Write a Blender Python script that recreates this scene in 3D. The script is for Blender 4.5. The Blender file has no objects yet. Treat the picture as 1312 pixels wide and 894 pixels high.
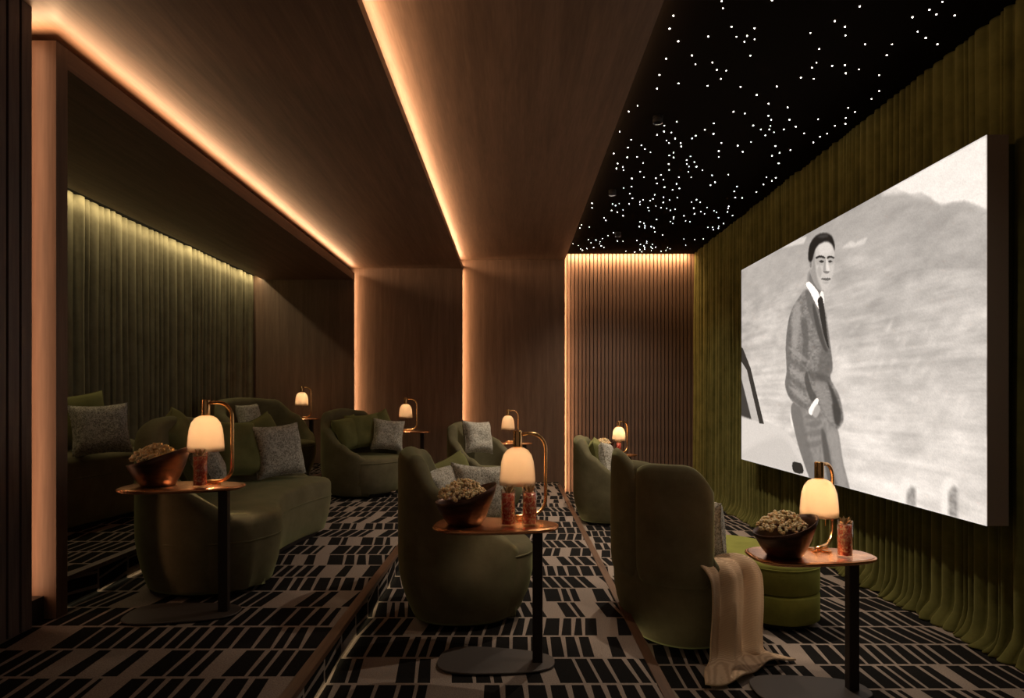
import bpy, bmesh, math, random
import numpy as np
from mathutils import Vector, Matrix, noise

random.seed(7); np.random.seed(7)
S = bpy.context.scene
COL = S.collection
PI = math.pi

# ------------------------------------------------------------------ camera
F, CX, CY, EYE = 840.0, 657.0, 508.0, 1.35          # focal length and horizon in photo pixels, eye height
cam_d = bpy.data.cameras.new('camera'); cam = bpy.data.objects.new('camera', cam_d); COL.objects.link(cam)
cam.location = (0, 0, EYE); cam.rotation_euler = (PI/2, 0, 0)
cam_d.sensor_width = 36; cam_d.lens = 36*F/1312
cam_d.shift_x = (656-CX)/1312; cam_d.shift_y = (CY-447)/1312
cam_d.clip_start = 0.02
S.camera = cam

# ------------------------------------------------------------------ world, exposure
W = bpy.data.worlds.new('world'); S.world = W; W.use_nodes = True
W.node_tree.nodes['Background'].inputs[0].default_value = (1.0, 0.72, 0.50, 1)
W.node_tree.nodes['Background'].inputs[1].default_value = 0.07
S.view_settings.view_transform = 'Standard'; S.view_settings.look = 'None'
S.view_settings.gamma = 1; S.view_settings.use_curve_mapping = False
S.view_settings.exposure = 0.35

# ------------------------------------------------------------------ LED strips (all the concealed lighting of the room)
WARM = (1.0, 0.59, 0.31); AMBER = (1.0, 0.60, 0.30); SOFT = (1.0, 0.80, 0.46)
def led(name, p0, p1, aim, watts, color=WARM, width=0.012):
    p0, p1 = Vector(p0), Vector(p1); ax = (p1-p0); L = ax.length; ax.normalize()
    d = Vector(aim); d = (d-ax*d.dot(ax)).normalized()
    z = -d; x = ax; y = z.cross(x)
    l = bpy.data.lights.new(name, 'AREA'); l.shape = 'RECTANGLE'; l.size = L; l.size_y = width
    l.energy = watts; l.color = color
    o = bpy.data.objects.new(name, l); COL.objects.link(o)
    m = Matrix((x, y, z)).transposed().to_4x4(); m.translation = (p0+p1)/2; o.matrix_world = m
    return o

# levels and planes of the room
Z1, Z2, Z3 = 0.145, 0.29, 0.44                       # seating terraces
XS1, XS2, XS3 = 0.64, -0.79, -2.26                   # the three risers
XA, XB, XC = -2.18, -0.70, 0.733                     # edges of the nested portals
ZS, ZA, ZB1, ZB2, ZC = 2.95, 3.05, 3.13, 3.27, 3.38  # soffit, alcove top, band ceilings, star ceiling
YF, YA, YB1, YB2, YS = 3.13, 8.98, 9.10, 9.22, 9.34
XL, XR = -3.60, 2.60

led('led_alcove_edge', (XA-.032, 3.15, ZA+.008), (XA-.032, 9.04, ZA+.008), (.90, 0, .43), 15)
led('led_alcove_front', (-2.42, YF+.03, ZA+.008), (-2.19, YF+.03, ZA+.008), (0, -.7, .7), .8)
led('led_band_edge', (XB-.03, .4, ZB1+.068), (XB-.03, 9.2, ZB1+.068), (.90, 0, .43), 26)
led('led_star_edge', (XC-.03, .4, ZB2+.045), (XC-.03, 9.2, ZB2+.045), (.7, 0, .7), 6)
led('led_alcove_wall', (XA-.032, YA+.05, Z2), (XA-.032, YA+.05, ZA), (.75, .66, 0), 5.0)
led('led_band_wall', (XB-.03, YB1+.06, Z1), (XB-.03, YB1+.06, ZB1), (.75, .66, 0), 8.5)
led('led_slat_side', (XC-.03, YB2+.06, .02), (XC-.03, YB2+.06, ZB2), (.8, .6, 0), 14)
led('led_slat_top', (XC, YS-.10, ZC-.012), (XR-.1, YS-.10, ZC-.012), (0, .30, -1), 19, AMBER)
led('led_curtain_top', (XL+.14, 3.25, ZS+.045), (XL+.14, 8.95, ZS+.045), (-.35, 0, -1), 15, SOFT)
led('led_column', (-2.31, 3.05, .35), (-2.31, 3.05, 3.05), (.55, .83, 0), 1.9, (1.0, .52, .28))
led('led_riser', (XS1+.004, .4, .022), (XS1+.004, 9.2, .022), (1, 0, -.1), 1.6, SOFT)
led('led_riser', (XS2+.005, .4, Z1+.013), (XS2+.005, 9.1, Z1+.013), (.4, 0, -1), .34, SOFT, .008)
led('led_riser', (XS3+.005, 3.2, Z2+.011), (XS3+.005, 8.9, Z2+.011), (.4, 0, -1), .26, SOFT, .008)

# ------------------------------------------------------------------ materials
def mat(name):
    m = bpy.data.materials.new(name); m.use_nodes = True
    nt = m.node_tree; return m, nt, nt.nodes['Principled BSDF']
def N(nt, t, **kw):
    n = nt.nodes.new(t)
    for k, v in kw.items(): setattr(n, k, v)
    return n
def ramp(nt, fac, stops):
    r = N(nt, 'ShaderNodeValToRGB'); e = r.color_ramp.elements
    e[0].position, e[0].color = stops[0][0], (*stops[0][1], 1)
    e[1].position, e[1].color = stops[-1][0], (*stops[-1][1], 1)
    for p, c in stops[1:-1]:
        k = e.new(p); k.color = (*c, 1)
    nt.links.new(fac, r.inputs[0]); return r
def mth(nt, op, a, b=None, c=None):
    n = N(nt, 'ShaderNodeMath', operation=op)
    for i, v in enumerate((a, b, c)):
        if v is None: continue
        if isinstance(v, (int, float)): n.inputs[i].default_value = v
        else: nt.links.new(v, n.inputs[i])
    return n.outputs[0]
def bump(nt, b, h, strength, dist=.01):
    n = N(nt, 'ShaderNodeBump'); n.inputs['Strength'].default_value = strength; n.inputs['Distance'].default_value = dist
    nt.links.new(h, n.inputs['Height']); nt.links.new(n.outputs[0], b.inputs['Normal'])
def coords(nt, scale=(1, 1, 1), kind='Object'):
    t = N(nt, 'ShaderNodeTexCoord'); m = N(nt, 'ShaderNodeMapping'); m.inputs['Scale'].default_value = scale
    nt.links.new(t.outputs[kind], m.inputs[0]); return m.outputs[0]

def wood(name, scale, c0, c1, c2, rough=.5):
    m, nt, b = mat(name)
    v = coords(nt, scale)
    n1 = N(nt, 'ShaderNodeTexNoise'); n1.inputs['Scale'].default_value = 1.0; n1.inputs['Detail'].default_value = 6; n1.inputs['Distortion'].default_value = .6
    n2 = N(nt, 'ShaderNodeTexNoise'); n2.inputs['Scale'].default_value = 6.0; n2.inputs['Detail'].default_value = 4
    nt.links.new(v, n1.inputs['Vector']); nt.links.new(v, n2.inputs['Vector'])
    s = mth(nt, 'ADD', mth(nt, 'MULTIPLY', n1.outputs[0], .6), mth(nt, 'MULTIPLY', n2.outputs[0], .4))
    r = ramp(nt, s, [(.34, c0), (.5, c1), (.66, c2)])
    nt.links.new(r.outputs[0], b.inputs['Base Color']); b.inputs['Roughness'].default_value = rough
    bump(nt, b, s, .12, .002)
    return m
WC = ((.128, .074, .047), (.172, .101, .065), (.222, .134, .088))
M_WOOD_Y = wood('wood_along_room', (16, .9, 16), *WC)
M_WOOD_Z = wood('wood_upright', (16, 16, .8), *WC)
M_SLAT = wood('slat_wood', (7, 7, .6), (.11, .064, .045), (.18, .108, .076), (.24, .150, .110))
M_DARKWOOD = wood('dark_slat_wood', (14, 14, .8), (.10, .066, .054), (.16, .108, .09), (.21, .15, .125))
M_NOSE = wood('nosing_wood', (20, 1.2, 20), (.07, .033, .018), (.12, .06, .032), (.16, .08, .045), .4)

def plain(name, color, rough=.6, metal=0.0, **kw):
    m, nt, b = mat(name); b.inputs['Base Color'].default_value = (*color, 1)
    b.inputs['Roughness'].default_value = rough; b.inputs['Metallic'].default_value = metal
    n = N(nt, 'ShaderNodeTexNoise'); n.inputs['Scale'].default_value = kw.get('ns', 40); n.inputs['Detail'].default_value = 4
    nt.links.new(coords(nt), n.inputs['Vector'])
    bump(nt, b, n.outputs[0], kw.get('bs', .05), .002)
    return m
M_BLACK = plain('black_backing', (.012, .009, .008), .8)
M_DARKMETAL = plain('dark_bronze_metal', (.040, .030, .026), .45, .6)
M_BASEPLATE = plain('grey_brown_base_plate', (.070, .055, .048), .55, .3)
M_BRASS = plain('brushed_brass', (.78, .46, .20), .25, 1.0, bs=.02)
M_PLINTH = plain('dark_plinth', (.020, .013, .010), .6)
M_FRAME = plain('screen_edge', (.26, .20, .17), .6)
M_STARCEIL = plain('black_star_ceiling', (.014, .011, .009), 1.0, 0, ns=6, bs=.03)
M_STARCEIL.node_tree.nodes['Principled BSDF'].inputs['Specular IOR Level'].default_value = 0

def copper():
    m, nt, b = mat('hammered_copper')
    v = N(nt, 'ShaderNodeTexVoronoi'); v.inputs['Scale'].default_value = 38; nt.links.new(coords(nt), v.inputs['Vector'])
    n = N(nt, 'ShaderNodeTexNoise'); n.inputs['Scale'].default_value = 9; n.inputs['Detail'].default_value = 5
    nt.links.new(coords(nt), n.inputs['Vector'])
    r = ramp(nt, n.outputs[0], [(.35, (.46, .19, .08)), (.65, (.92, .47, .22))])
    nt.links.new(r.outputs[0], b.inputs['Base Color'])
    b.inputs['Metallic'].default_value = .95; b.inputs['Roughness'].default_value = .27
    bump(nt, b, v.outputs['Distance'], .10, .004); return m
M_COPPER = copper()
M_RIM = plain('bright_copper_rim', (.80, .36, .16), .25, .9)
def bowlmat():
    m, nt, b = mat('dark_bronze_bowl')
    n = N(nt, 'ShaderNodeTexNoise'); n.inputs['Scale'].default_value = 14; n.inputs['Detail'].default_value = 6
    nt.links.new(coords(nt, (1, 1, 2.5)), n.inputs['Vector'])
    r = ramp(nt, n.outputs[0], [(.35, (.050, .025, .017)), (.7, (.125, .060, .038))])
    nt.links.new(r.outputs[0], b.inputs['Base Color'])
    b.inputs['Metallic'].default_value = .7; b.inputs['Roughness'].default_value = .38
    bump(nt, b, n.outputs[0], .15, .004); return m
M_BOWL = bowlmat()

def velvet(name, c0, c1, sheen=(.5, .55, .25)):
    m, nt, b = mat(name)
    n = N(nt, 'ShaderNodeTexNoise'); n.inputs['Scale'].default_value = 5; n.inputs['Detail'].default_value = 7; n.inputs['Roughness'].default_value = .65
    nt.links.new(coords(nt), n.inputs['Vector'])
    r = ramp(nt, n.outputs[0], [(.3, c0), (.7, c1)])
    nt.links.new(r.outputs[0], b.inputs['Base Color']); b.inputs['Roughness'].default_value = .95
    b.inputs['Specular IOR Level'].default_value = .15
    b.inputs['Sheen Weight'].default_value = .45; b.inputs['Sheen Roughness'].default_value = .45
    b.inputs['Sheen Tint'].default_value = (*sheen, 1)
    f = N(nt, 'ShaderNodeTexNoise'); f.inputs['Scale'].default_value = 160; nt.links.new(coords(nt), f.inputs['Vector'])
    bump(nt, b, f.outputs[0], .12, .002)
    return m
M_VELVET = velvet('olive_grey_velvet', (.104, .090, .050), (.168, .146, .086))
M_VELVET_SEAT = velvet('olive_grey_seat_velvet', (.112, .094, .054), (.180, .153, .092))
M_OLIVE = velvet('bright_olive_velvet', (.165, .165, .032), (.27, .27, .060), (.6, .65, .15))
M_OLIVEP = velvet('olive_cushion_velvet', (.130, .128, .045), (.20, .195, .075), (.5, .5, .2))
M_CURT_R = velvet('moss_curtain_velvet', (.064, .060, .014), (.125, .116, .032), (.5, .45, .16))
M_CURT_L = velvet('sage_curtain_velvet', (.115, .100, .060), (.19, .170, .108), (.5, .46, .28))

def boucle():
    m, nt, b = mat('woven_grey_pattern')
    n = N(nt, 'ShaderNodeTexNoise'); n.inputs['Scale'].default_value = 62; n.inputs['Detail'].default_value = 1.5; n.inputs['Distortion'].default_value = 1.8
    nt.links.new(coords(nt), n.inputs['Vector'])
    r = ramp(nt, n.outputs[0], [(.38, (.24, .22, .18)), (.5, (.44, .41, .345)), (.60, (.62, .585, .505))])
    nt.links.new(r.outputs[0], b.inputs['Base Color']); b.inputs['Roughness'].default_value = .95
    b.inputs['Specular IOR Level'].default_value = .1
    bump(nt, b, n.outputs[0], .5, .004); return m
M_PATTERN = boucle()
def throwmat():
    m, nt, b = mat('tan_knit')
    w = N(nt, 'ShaderNodeTexWave'); w.inputs['Scale'].default_value = 55; w.inputs['Distortion'].default_value = 1.5; w.bands_direction = 'Z'
    nt.links.new(coords(nt), w.inputs['Vector'])
    r = ramp(nt, w.outputs[0], [(.2, (.42, .29, .185)), (.8, (.56, .40, .265))])
    nt.links.new(r.outputs[0], b.inputs['Base Color']); b.inputs['Roughness'].default_value = .95
    b.inputs['Specular IOR Level'].default_value = .1
    bump(nt, b, w.outputs[0], .3, .003); return m
M_THROW = throwmat()

def carpet():
    m, nt, b = mat('striped_carpet')
    g = N(nt, 'ShaderNodeNewGeometry'); s = N(nt, 'ShaderNodeSeparateXYZ'); nt.links.new(g.outputs['Position'], s.inputs[0])
    u = mth(nt, 'SUBTRACT', s.outputs[0], s.outputs[2])
    yr = mth(nt, 'DIVIDE', s.outputs[1], .275)
    row = mth(nt, 'FLOOR', yr); fy = mth(nt, 'FRACT', yr)
    wn = N(nt, 'ShaderNodeTexWhiteNoise', noise_dimensions='1D'); nt.links.new(row, wn.inputs['W'])
    r1 = wn.outputs['Value']
    skew = mth(nt, 'MULTIPLY', mth(nt, 'SUBTRACT', fy, .5), mth(nt, 'MULTIPLY', mth(nt, 'SUBTRACT', r1, .4), .10))
    wv = mth(nt, 'MULTIPLY', mth(nt, 'ADD', mth(nt, 'ADD', u, skew), mth(nt, 'MULTIPLY', r1, 97.3)), 13.0)
    v1 = N(nt, 'ShaderNodeTexVoronoi', voronoi_dimensions='1D', feature='F1'); v1.inputs['Scale'].default_value = 1
    v2 = N(nt, 'ShaderNodeTexVoronoi', voronoi_dimensions='1D', feature='DISTANCE_TO_EDGE'); v2.inputs['Scale'].default_value = 1
    nt.links.new(wv, v1.inputs['W']); nt.links.new(wv, v2.inputs['W'])
    sc = N(nt, 'ShaderNodeSeparateColor'); nt.links.new(v1.outputs['Color'], sc.inputs[0])
    # edges of a cell lean a little by its own random amount
    edge = mth(nt, 'SUBTRACT', v2.outputs['Distance'], mth(nt, 'MULTIPLY', mth(nt, 'MULTIPLY', sc.outputs[2], .12), fy))
    k = mth(nt, 'MULTIPLY', mth(nt, 'GREATER_THAN', sc.outputs[0], .15), mth(nt, 'GREATER_THAN', edge, .085))
    k = mth(nt, 'MULTIPLY', k, mth(nt, 'MULTIPLY', mth(nt, 'GREATER_THAN', fy, .035), mth(nt, 'LESS_THAN', fy, .965)))
    n = N(nt, 'ShaderNodeTexNoise'); n.inputs['Scale'].default_value = 220; nt.links.new(coords(nt), n.inputs['Vector'])
    light = ramp(nt, n.outputs[0], [(.3, (.20, .158, .130)), (.7, (.36, .29, .245))])
    dark = ramp(nt, n.outputs[0], [(.3, (.006, .006, .006)), (.7, (.018, .016, .015))])
    mx = N(nt, 'ShaderNodeMix', data_type='RGBA')
    nt.links.new(k, mx.inputs['Factor']); nt.links.new(light.outputs[0], mx.inputs['A']); nt.links.new(dark.outputs[0], mx.inputs['B'])
    nt.links.new(mx.outputs['Result'], b.inputs['Base Color']); b.inputs['Roughness'].default_value = 1
    b.inputs['Specular IOR Level'].default_value = .05
    h = mth(nt, 'ADD', n.outputs[0], mth(nt, 'MULTIPLY', k, -.6))
    bump(nt, b, h, .5, .004); return m
M_CARPET = carpet()

def opal():
    m, nt, b = mat('opal_glass')
    nt.nodes.remove(b); out = nt.nodes['Material Output']
    t = N(nt, 'ShaderNodeBsdfTranslucent'); t.inputs[0].default_value = (.95, .80, .62, 1)
    d = N(nt, 'ShaderNodeBsdfDiffuse'); d.inputs[0].default_value = (.50, .42, .34, 1)
    gl = N(nt, 'ShaderNodeBsdfGlossy'); gl.inputs['Roughness'].default_value = .12
    a = N(nt, 'ShaderNodeMixShader'); a.inputs[0].default_value = .50
    nt.links.new(d.outputs[0], a.inputs[1]); nt.links.new(t.outputs[0], a.inputs[2])
    f = N(nt, 'ShaderNodeFresnel'); f.inputs[0].default_value = 1.4
    c = N(nt, 'ShaderNodeMixShader'); nt.links.new(f.outputs[0], c.inputs[0])
    nt.links.new(a.outputs[0], c.inputs[1]); nt.links.new(gl.outputs[0], c.inputs[2])
    nt.links.new(c.outputs[0], out.inputs[0]); return m
M_OPAL = opal()
def thinglass():
    m, nt, b = mat('clear_cut_glass'); nt.nodes.remove(b); out = nt.nodes['Material Output']
    t = N(nt, 'ShaderNodeBsdfTransparent'); t.inputs[0].default_value = (.97, .93, .90, 1)
    g = N(nt, 'ShaderNodeBsdfGlossy'); g.inputs['Roughness'].default_value = .06
    v = N(nt, 'ShaderNodeTexVoronoi'); v.inputs['Scale'].default_value = 60; nt.links.new(coords(nt, (1, 1, .6)), v.inputs['Vector'])
    bp = N(nt, 'ShaderNodeBump'); bp.inputs['Strength'].default_value = .8; bp.inputs['Distance'].default_value = .006
    nt.links.new(v.outputs['Distance'], bp.inputs['Height']); nt.links.new(bp.outputs[0], g.inputs['Normal'])
    f = N(nt, 'ShaderNodeLayerWeight'); f.inputs[0].default_value = .5
    k = mth(nt, 'ADD', mth(nt, 'MULTIPLY', mth(nt, 'POWER', f.outputs['Facing'], 3.0), .5), .05)
    x = N(nt, 'ShaderNodeMixShader'); nt.links.new(k, x.inputs[0]); nt.links.new(t.outputs[0], x.inputs[1]); nt.links.new(g.outputs[0], x.inputs[2])
    nt.links.new(x.outputs[0], out.inputs[0]); return m
M_GLASS = thinglass()
def drinkmat():
    m, nt, b = mat('red_drink')
    v = N(nt, 'ShaderNodeTexNoise'); v.inputs['Scale'].default_value = 45; v.inputs['Distortion'].default_value = 2
    nt.links.new(coords(nt), v.inputs['Vector'])
    r = ramp(nt, v.outputs[0], [(.38, (.50, .030, .026)), (.52, (.80, .11, .08)), (.66, (.95, .50, .36))])
    nt.links.new(r.outputs[0], b.inputs['Base Color']); b.inputs['Roughness'].default_value = .2
    b.inputs['Subsurface Weight'].default_value = .5; b.inputs['Subsurface Radius'].default_value = (.02, .006, .004); return m
M_DRINK = drinkmat()
M_GARNISH = plain('dried_garnish', (.45, .32, .14), .7)
def cornmat():
    m, nt, b = mat('popcorn')
    n = N(nt, 'ShaderNodeTexNoise'); n.inputs['Scale'].default_value = 60; nt.links.new(coords(nt), n.inputs['Vector'])
    r = ramp(nt, n.outputs[0], [(.30, (.80, .48, .20)), (.45, (.95, .70, .38)), (.6, (.98, .82, .54))])
    nt.links.new(r.outputs[0], b.inputs['Base Color']); b.inputs['Roughness'].default_value = .8
    b.inputs['Subsurface Weight'].default_value = .25; b.inputs['Subsurface Radius'].default_value = (.02, .014, .008); return m
M_CORN = cornmat()
def emis(name, color, s):
    m, nt, b = mat(name); b.inputs['Base Color'].default_value = (0, 0, 0, 1)
    b.inputs['Emission Color'].default_value = (*color, 1); b.inputs['Emission Strength'].default_value = s; return m
M_STAR = emis('star_point', (1, .92, .84), 18.0)

# ------------------------------------------------------------------ object helpers
def mk(name, V, Fc, m, parent=None, smooth=True):
    me = bpy.data.meshes.new(name); me.from_pydata([tuple(v) for v in V], [], Fc); me.update()
    bm = bmesh.new(); bm.from_mesh(me); bmesh.ops.recalc_face_normals(bm, faces=bm.faces); bm.to_mesh(me); bm.free()
    if smooth: me.polygons.foreach_set('use_smooth', [True]*len(me.polygons))
    me.materials.append(m)
    o = bpy.data.objects.new(name, me); COL.objects.link(o)
    if parent: o.parent = parent
    return o
def shared(name, o, parent):
    c = o.copy(); c.name = name; COL.objects.link(c); c.parent = parent; return c
def tag(o, label, cat, group=None, kind=None):
    o['label'] = label; o['category'] = cat
    if group: o['group'] = group
    if kind: o['kind'] = kind
    return o
def thing(name, label, cat, loc, rz=0, group=None):
    o = bpy.data.objects.new(name, None); COL.objects.link(o); o.empty_display_size = .1
    o.location = loc; o.rotation_euler = (0, 0, rz); return tag(o, label, cat, group)
def dup(root, loc, rz, label):
    r = root.copy(); COL.objects.link(r); r.location = loc; r.rotation_euler = (0, 0, rz); r['label'] = label
    def rec(a, b):
        for ch in list(a.children):
            c = ch.copy(); COL.objects.link(c); c.parent = b; rec(ch, c)
    rec(root, r); return r
def struct(name, o):
    o.name = name; o['kind'] = 'structure'; return o
def box(name, x0, x1, y0, y1, z0, z1, m, parent=None, bev=0.0):
    bm = bmesh.new(); bmesh.ops.create_cube(bm, size=1)
    for v in bm.verts:
        v.co = Vector(((x0+x1)/2+v.co.x*(x1-x0), (y0+y1)/2+v.co.y*(y1-y0), (z0+z1)/2+v.co.z*(z1-z0)))
    if bev: bmesh.ops.bevel(bm, geom=bm.edges[:], offset=bev, segments=2, profile=.7, affect='EDGES')
    me = bpy.data.meshes.new(name); bm.to_mesh(me); bm.free(); me.materials.append(m)
    o = bpy.data.objects.new(name, me); COL.objects.link(o)
    if parent: o.parent = parent
    return o
def grid_faces(nr, nc, closed_c=True, closed_r=False):
    f = []
    for i in range(nr if closed_r else nr-1):
        for j in range(nc if closed_c else nc-1):
            a = i*nc+j; b = i*nc+(j+1) % nc; i2 = (i+1) % nr
            f.append((a, b, i2*nc+(j+1) % nc, i2*nc+j))
    return f
def lathe(name, prof, m, parent=None, seg=32, loc=(0, 0, 0), fn=None, capb=False, capt=False):
    V = []
    for r, z in prof:
        for k in range(seg):
            a = 2*PI*k/seg; p = Vector((r*math.cos(a), r*math.sin(a), z))
            if fn: p = fn(p, a, r, z)
            V.append(p+Vector(loc))
    Fc = grid_faces(len(prof), seg)
    if capb: Fc.append(tuple(range(seg)))
    if capt: Fc.append(tuple(range((len(prof)-1)*seg, len(prof)*seg)))
    return mk(name, V, Fc, m, parent)
def tube(name, pts, r, m, parent=None, seg=10):
    P = [Vector(p) for p in pts]; V = []
    up = Vector((0, 1, 0))
    for i, p in enumerate(P):
        t = (P[min(i+1, len(P)-1)]-P[max(i-1, 0)]).normalized()
        a = up-t*up.dot(t)
        if a.length < 1e-3: a = Vector((1, 0, 0))-t*t.x
        a.normalize(); b = t.cross(a)
        for k in range(seg):
            q = 2*PI*k/seg; V.append(p+a*(r*math.cos(q))+b*(r*math.sin(q)))
    Fc = grid_faces(len(P), seg)+[tuple(range(seg)), tuple(range((len(P)-1)*seg, len(P)*seg))]
    return mk(name, V, Fc, m, parent)
def smoothpath(pts, n):
    """Catmull-Rom through tuples of any length"""
    P = np.array(pts, float); P = np.vstack([2*P[0]-P[1], P, 2*P[-1]-P[-2]]); out = []
    k = len(P)-3
    for i in range(n):
        t = i/(n-1)*k; j = min(int(t), k-1); u = t-j
        a, b, c, d = P[j:j+4]
        out.append(.5*((2*b)+(-a+c)*u+(2*a-5*b+4*c-d)*u*u+(-a+3*b-3*c+d)*u**3))
    return np.array(out)
def lerp_table(x, T):
    for (a, p), (b, q) in zip(T, T[1:]):
        if x <= b:
            t = max(0, (x-a)/(b-a)); t = t*t*(3-2*t); return p+(q-p)*t
    return T[-1][1]

# ------------------------------------------------------------------ the room
rm = struct('floor', box('floor', XS1, XR+.2, -.3, YS+.1, -.05, 0, M_CARPET))
struct('floor_middle', box('f', XS2, XS1, -.3, YS+.1, -.05, Z1, M_CARPET))
struct('floor_back', box('f', XS3, XS2, -.3, YS+.1, -.05, Z2, M_CARPET))
struct('floor_alcove', box('f', XL-.2, XS3, YF+.06, YS+.1, -.05, Z3, M_CARPET))
for n, (x, z0, z1, y0) in enumerate(((XS1, 0, Z1, -.3), (XS2, Z1, Z2, -.3), (XS3, Z2, Z3, YF+.08))):
    struct('trim_%d' % (n+1), box('t', x-.035, x+.014, y0, YA-.02, z1-.022, z1+.004, M_NOSE if n < 2 else M_DARKWOOD, None, .004))

struct('wall_left', box('w', XL-.25, XL-.18, 2.9, YS, Z3, ZA, M_DARKWOOD))
struct('wall_right', box('w', XR+.14, XR+.2, -.3, YS+.1, 0, ZC, M_BLACK))
struct('wall_back_alcove', box('w', XL-.2, XA, YA, YA+.045, Z2, ZA, M_WOOD_Z))
struct('wall_back_left', box('w', XA-.10, XB, YB1, YB1+.05, Z1, ZB1+.06, M_WOOD_Z))
struct('wall_back_middle', box('w', XB-.10, XC, YB2, YB2+.05, 0, ZB2+.04, M_WOOD_Z))
wb = struct('wall_back_right', box('w', XC-.10, XR+.2, YS, YS+.05, 0, ZC, M_BLACK))
pitch = .0533; s0 = None; i = 0
x = XC-.06
while x < XR-.02:
    if s0 is None: s0 = box('slat', 0, .041, -.028, 0, 0.0, ZC, M_SLAT, wb, .004); s0.location = (x, YS, 0)
    else:
        s = shared('slat', s0, wb); s.location = (x, YS, 0)
    x += pitch

# alcove portal: solid soffit box, fascia frame, jamb, alcove near end wall
struct('ceiling_alcove', box('c', XL+.19, XA-.036, YF+.08, YA, ZS, ZA, M_WOOD_Y))
struct('ceiling_recess', box('c', XL-.2, XL+.19, YF+.08, YA, ZS+.055, ZA, M_BLACK))
struct('trim_4', box('t', XA-.036, XA, YF+.08, YA+.045, ZS, ZA, M_WOOD_Y))
struct('trim_5', box('t', XL-.2, XA, YF, YF+.08, Z2, ZA, M_WOOD_Z))
struct('ceiling_left', box('c', XL-.2, XB, -.3, YS+.1, ZB1, ZB1+.06, M_WOOD_Y))
struct('ceiling_middle', box('c', XB-.25, XC, -.3, YS+.1, ZB2, ZB2+.04, M_WOOD_Y))
ceil = struct('ceiling_stars', box('c', XC-.25, XR+.2, -.3, YS+.1, ZC, ZC+.05, M_STARCEIL))

# slatted wall at the near left, ends short of the column
ws = struct('wall_left_slatted', box('w', XA-.105, XA-.055, .6, 3.0, Z2, ZB1, M_BLACK))
s0 = None
for k in range(9):
    y1 = 3.0-k*.0765
    if s0 is None: s0 = box('slat', XA-.055, XA-.02, -.062, 0, Z2, ZB1, M_DARKWOOD, ws, .003); s0.location = (0, y1, 0)
    else:
        s = shared('slat', s0, ws); s.location = (0, y1, 0)
struct('baseboard_left', box('b', -2.34, -2.235, 3.02, 3.125, Z2, Z2+.11, M_PLINTH))

# ------------------------------------------------------------------ star lights in the dark ceiling
rs = random.Random(21); stars = []
def free(x, y): return .79 < x < 2.48 and 3.2 < y < 9.25 and all((x-a)**2+(y-b)**2 > .0030 for a, b in stars)
while len(stars) < 290:                              # short wandering strings, as the fibre ends are set
    x, y = rs.uniform(.80, 2.48), 3.2+6.05*rs.random()**1.15
    a = rs.uniform(0, 6.28)
    for k in range(rs.choice((1, 1, 2, 2, 3, 4))):
        if free(x, y): stars.append((x, y))
        a += rs.uniform(-.9, .9); d = rs.uniform(.07, .24); x += d*math.cos(a); y += d*math.sin(a)
bm = bmesh.new(); bmesh.ops.create_icosphere(bm, subdivisions=1, radius=.0040)
sm = bpy.data.meshes.new('star_light'); bm.to_mesh(sm); bm.free(); sm.materials.append(M_STAR)
for x, y in stars[:290]:
    o = bpy.data.objects.new('star_light', sm); COL.objects.link(o); o.parent = ceil; o.location = (x, y, ZC-.001)
    k = rs.choice((.7, .85, 1, 1, 1.15)); o.scale = (k, k, k)

# black baffled downlights added among the stars to brighten carpet and chairs
for x, y, w in ((1.30, 2.85, 34), (1.05, 4.75, 120), (.98, 6.45, 165), (1.3, 8.1, 90)):
    lathe('added_downlight', [(.034, ZC-.05), (.036, ZC-.05), (.036, ZC-.0005), (.034, ZC-.0005)], M_BLACK, ceil, 20, (x, y, 0))
    l = bpy.data.lights.new('added_downlight_lamp', 'SPOT'); l.energy = w; l.color = (1, .83, .64); l.spot_size = math.radians(115); l.spot_blend = 1.0; l.shadow_soft_size = .022
    o = bpy.data.objects.new('added_downlight_lamp', l); COL.objects.link(o); o.parent = ceil; o.location = (x, y, ZC-.040)

# ------------------------------------------------------------------ curtains
def curtain(name, xw, y0, y1, z0, z1, lam, amp, side, m, label, seed, puddle):
    r = random.Random(seed); y = y0; P = []
    while y < y1-.02:                                # rounded pleats with tight creases between them
        w = min(lam*r.uniform(.45, 1.5), y1-y); d = amp*r.uniform(.5, 1.15)*min(1, w/lam+.3); sk = r.uniform(-.18, .18)
        for k in range(8):
            t = k/8; P.append((y+w*(t+sk*math.sin(PI*t)*.5), d*math.sin(PI*t)**.6))
        y += w
    P.append((y1, 0))
    zs = [0, .012, .03, .06, .10, .16, .25, .4]+list(np.linspace(.6, z1-z0, 14))
    V = []
    for z in zs:
        for (yy, dx) in P:
            nz = noise.noise(Vector((yy*2.2, z*.6, seed)))
            n2 = noise.noise(Vector((yy*7, z*9, seed+5)))
            f = 1-.25*min(1, z/(z1-z0))
            X = xw-side*(dx*f+.018*nz)
            Y = yy+.02*noise.noise(Vector((yy*1.5, z*.9, seed+9)))*(1-z/(z1-z0))
            if puddle and z < .14:
                k = (1-z/.14)**1.6; X -= side*(.075+.06*n2)*k; Y += .03*n2*k
            V.append((X, Y, z0+z+(.012 if puddle and z == 0 else 0)*abs(n2)))
    o = mk(name, V, grid_faces(len(zs), len(P), False), m)
    md = o.modifiers.new('thickness', 'SOLIDIFY'); md.thickness = .004; md.offset = 0
    return tag(o, label, 'curtain')
curtain('velvet_curtain', XR-.01, 1.6, YS-.04, 0.004, ZC-.01, .072, .052, 1, M_CURT_R,
        'long moss green velvet curtain gathered along the wall behind the cinema screen', 3, True)
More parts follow.
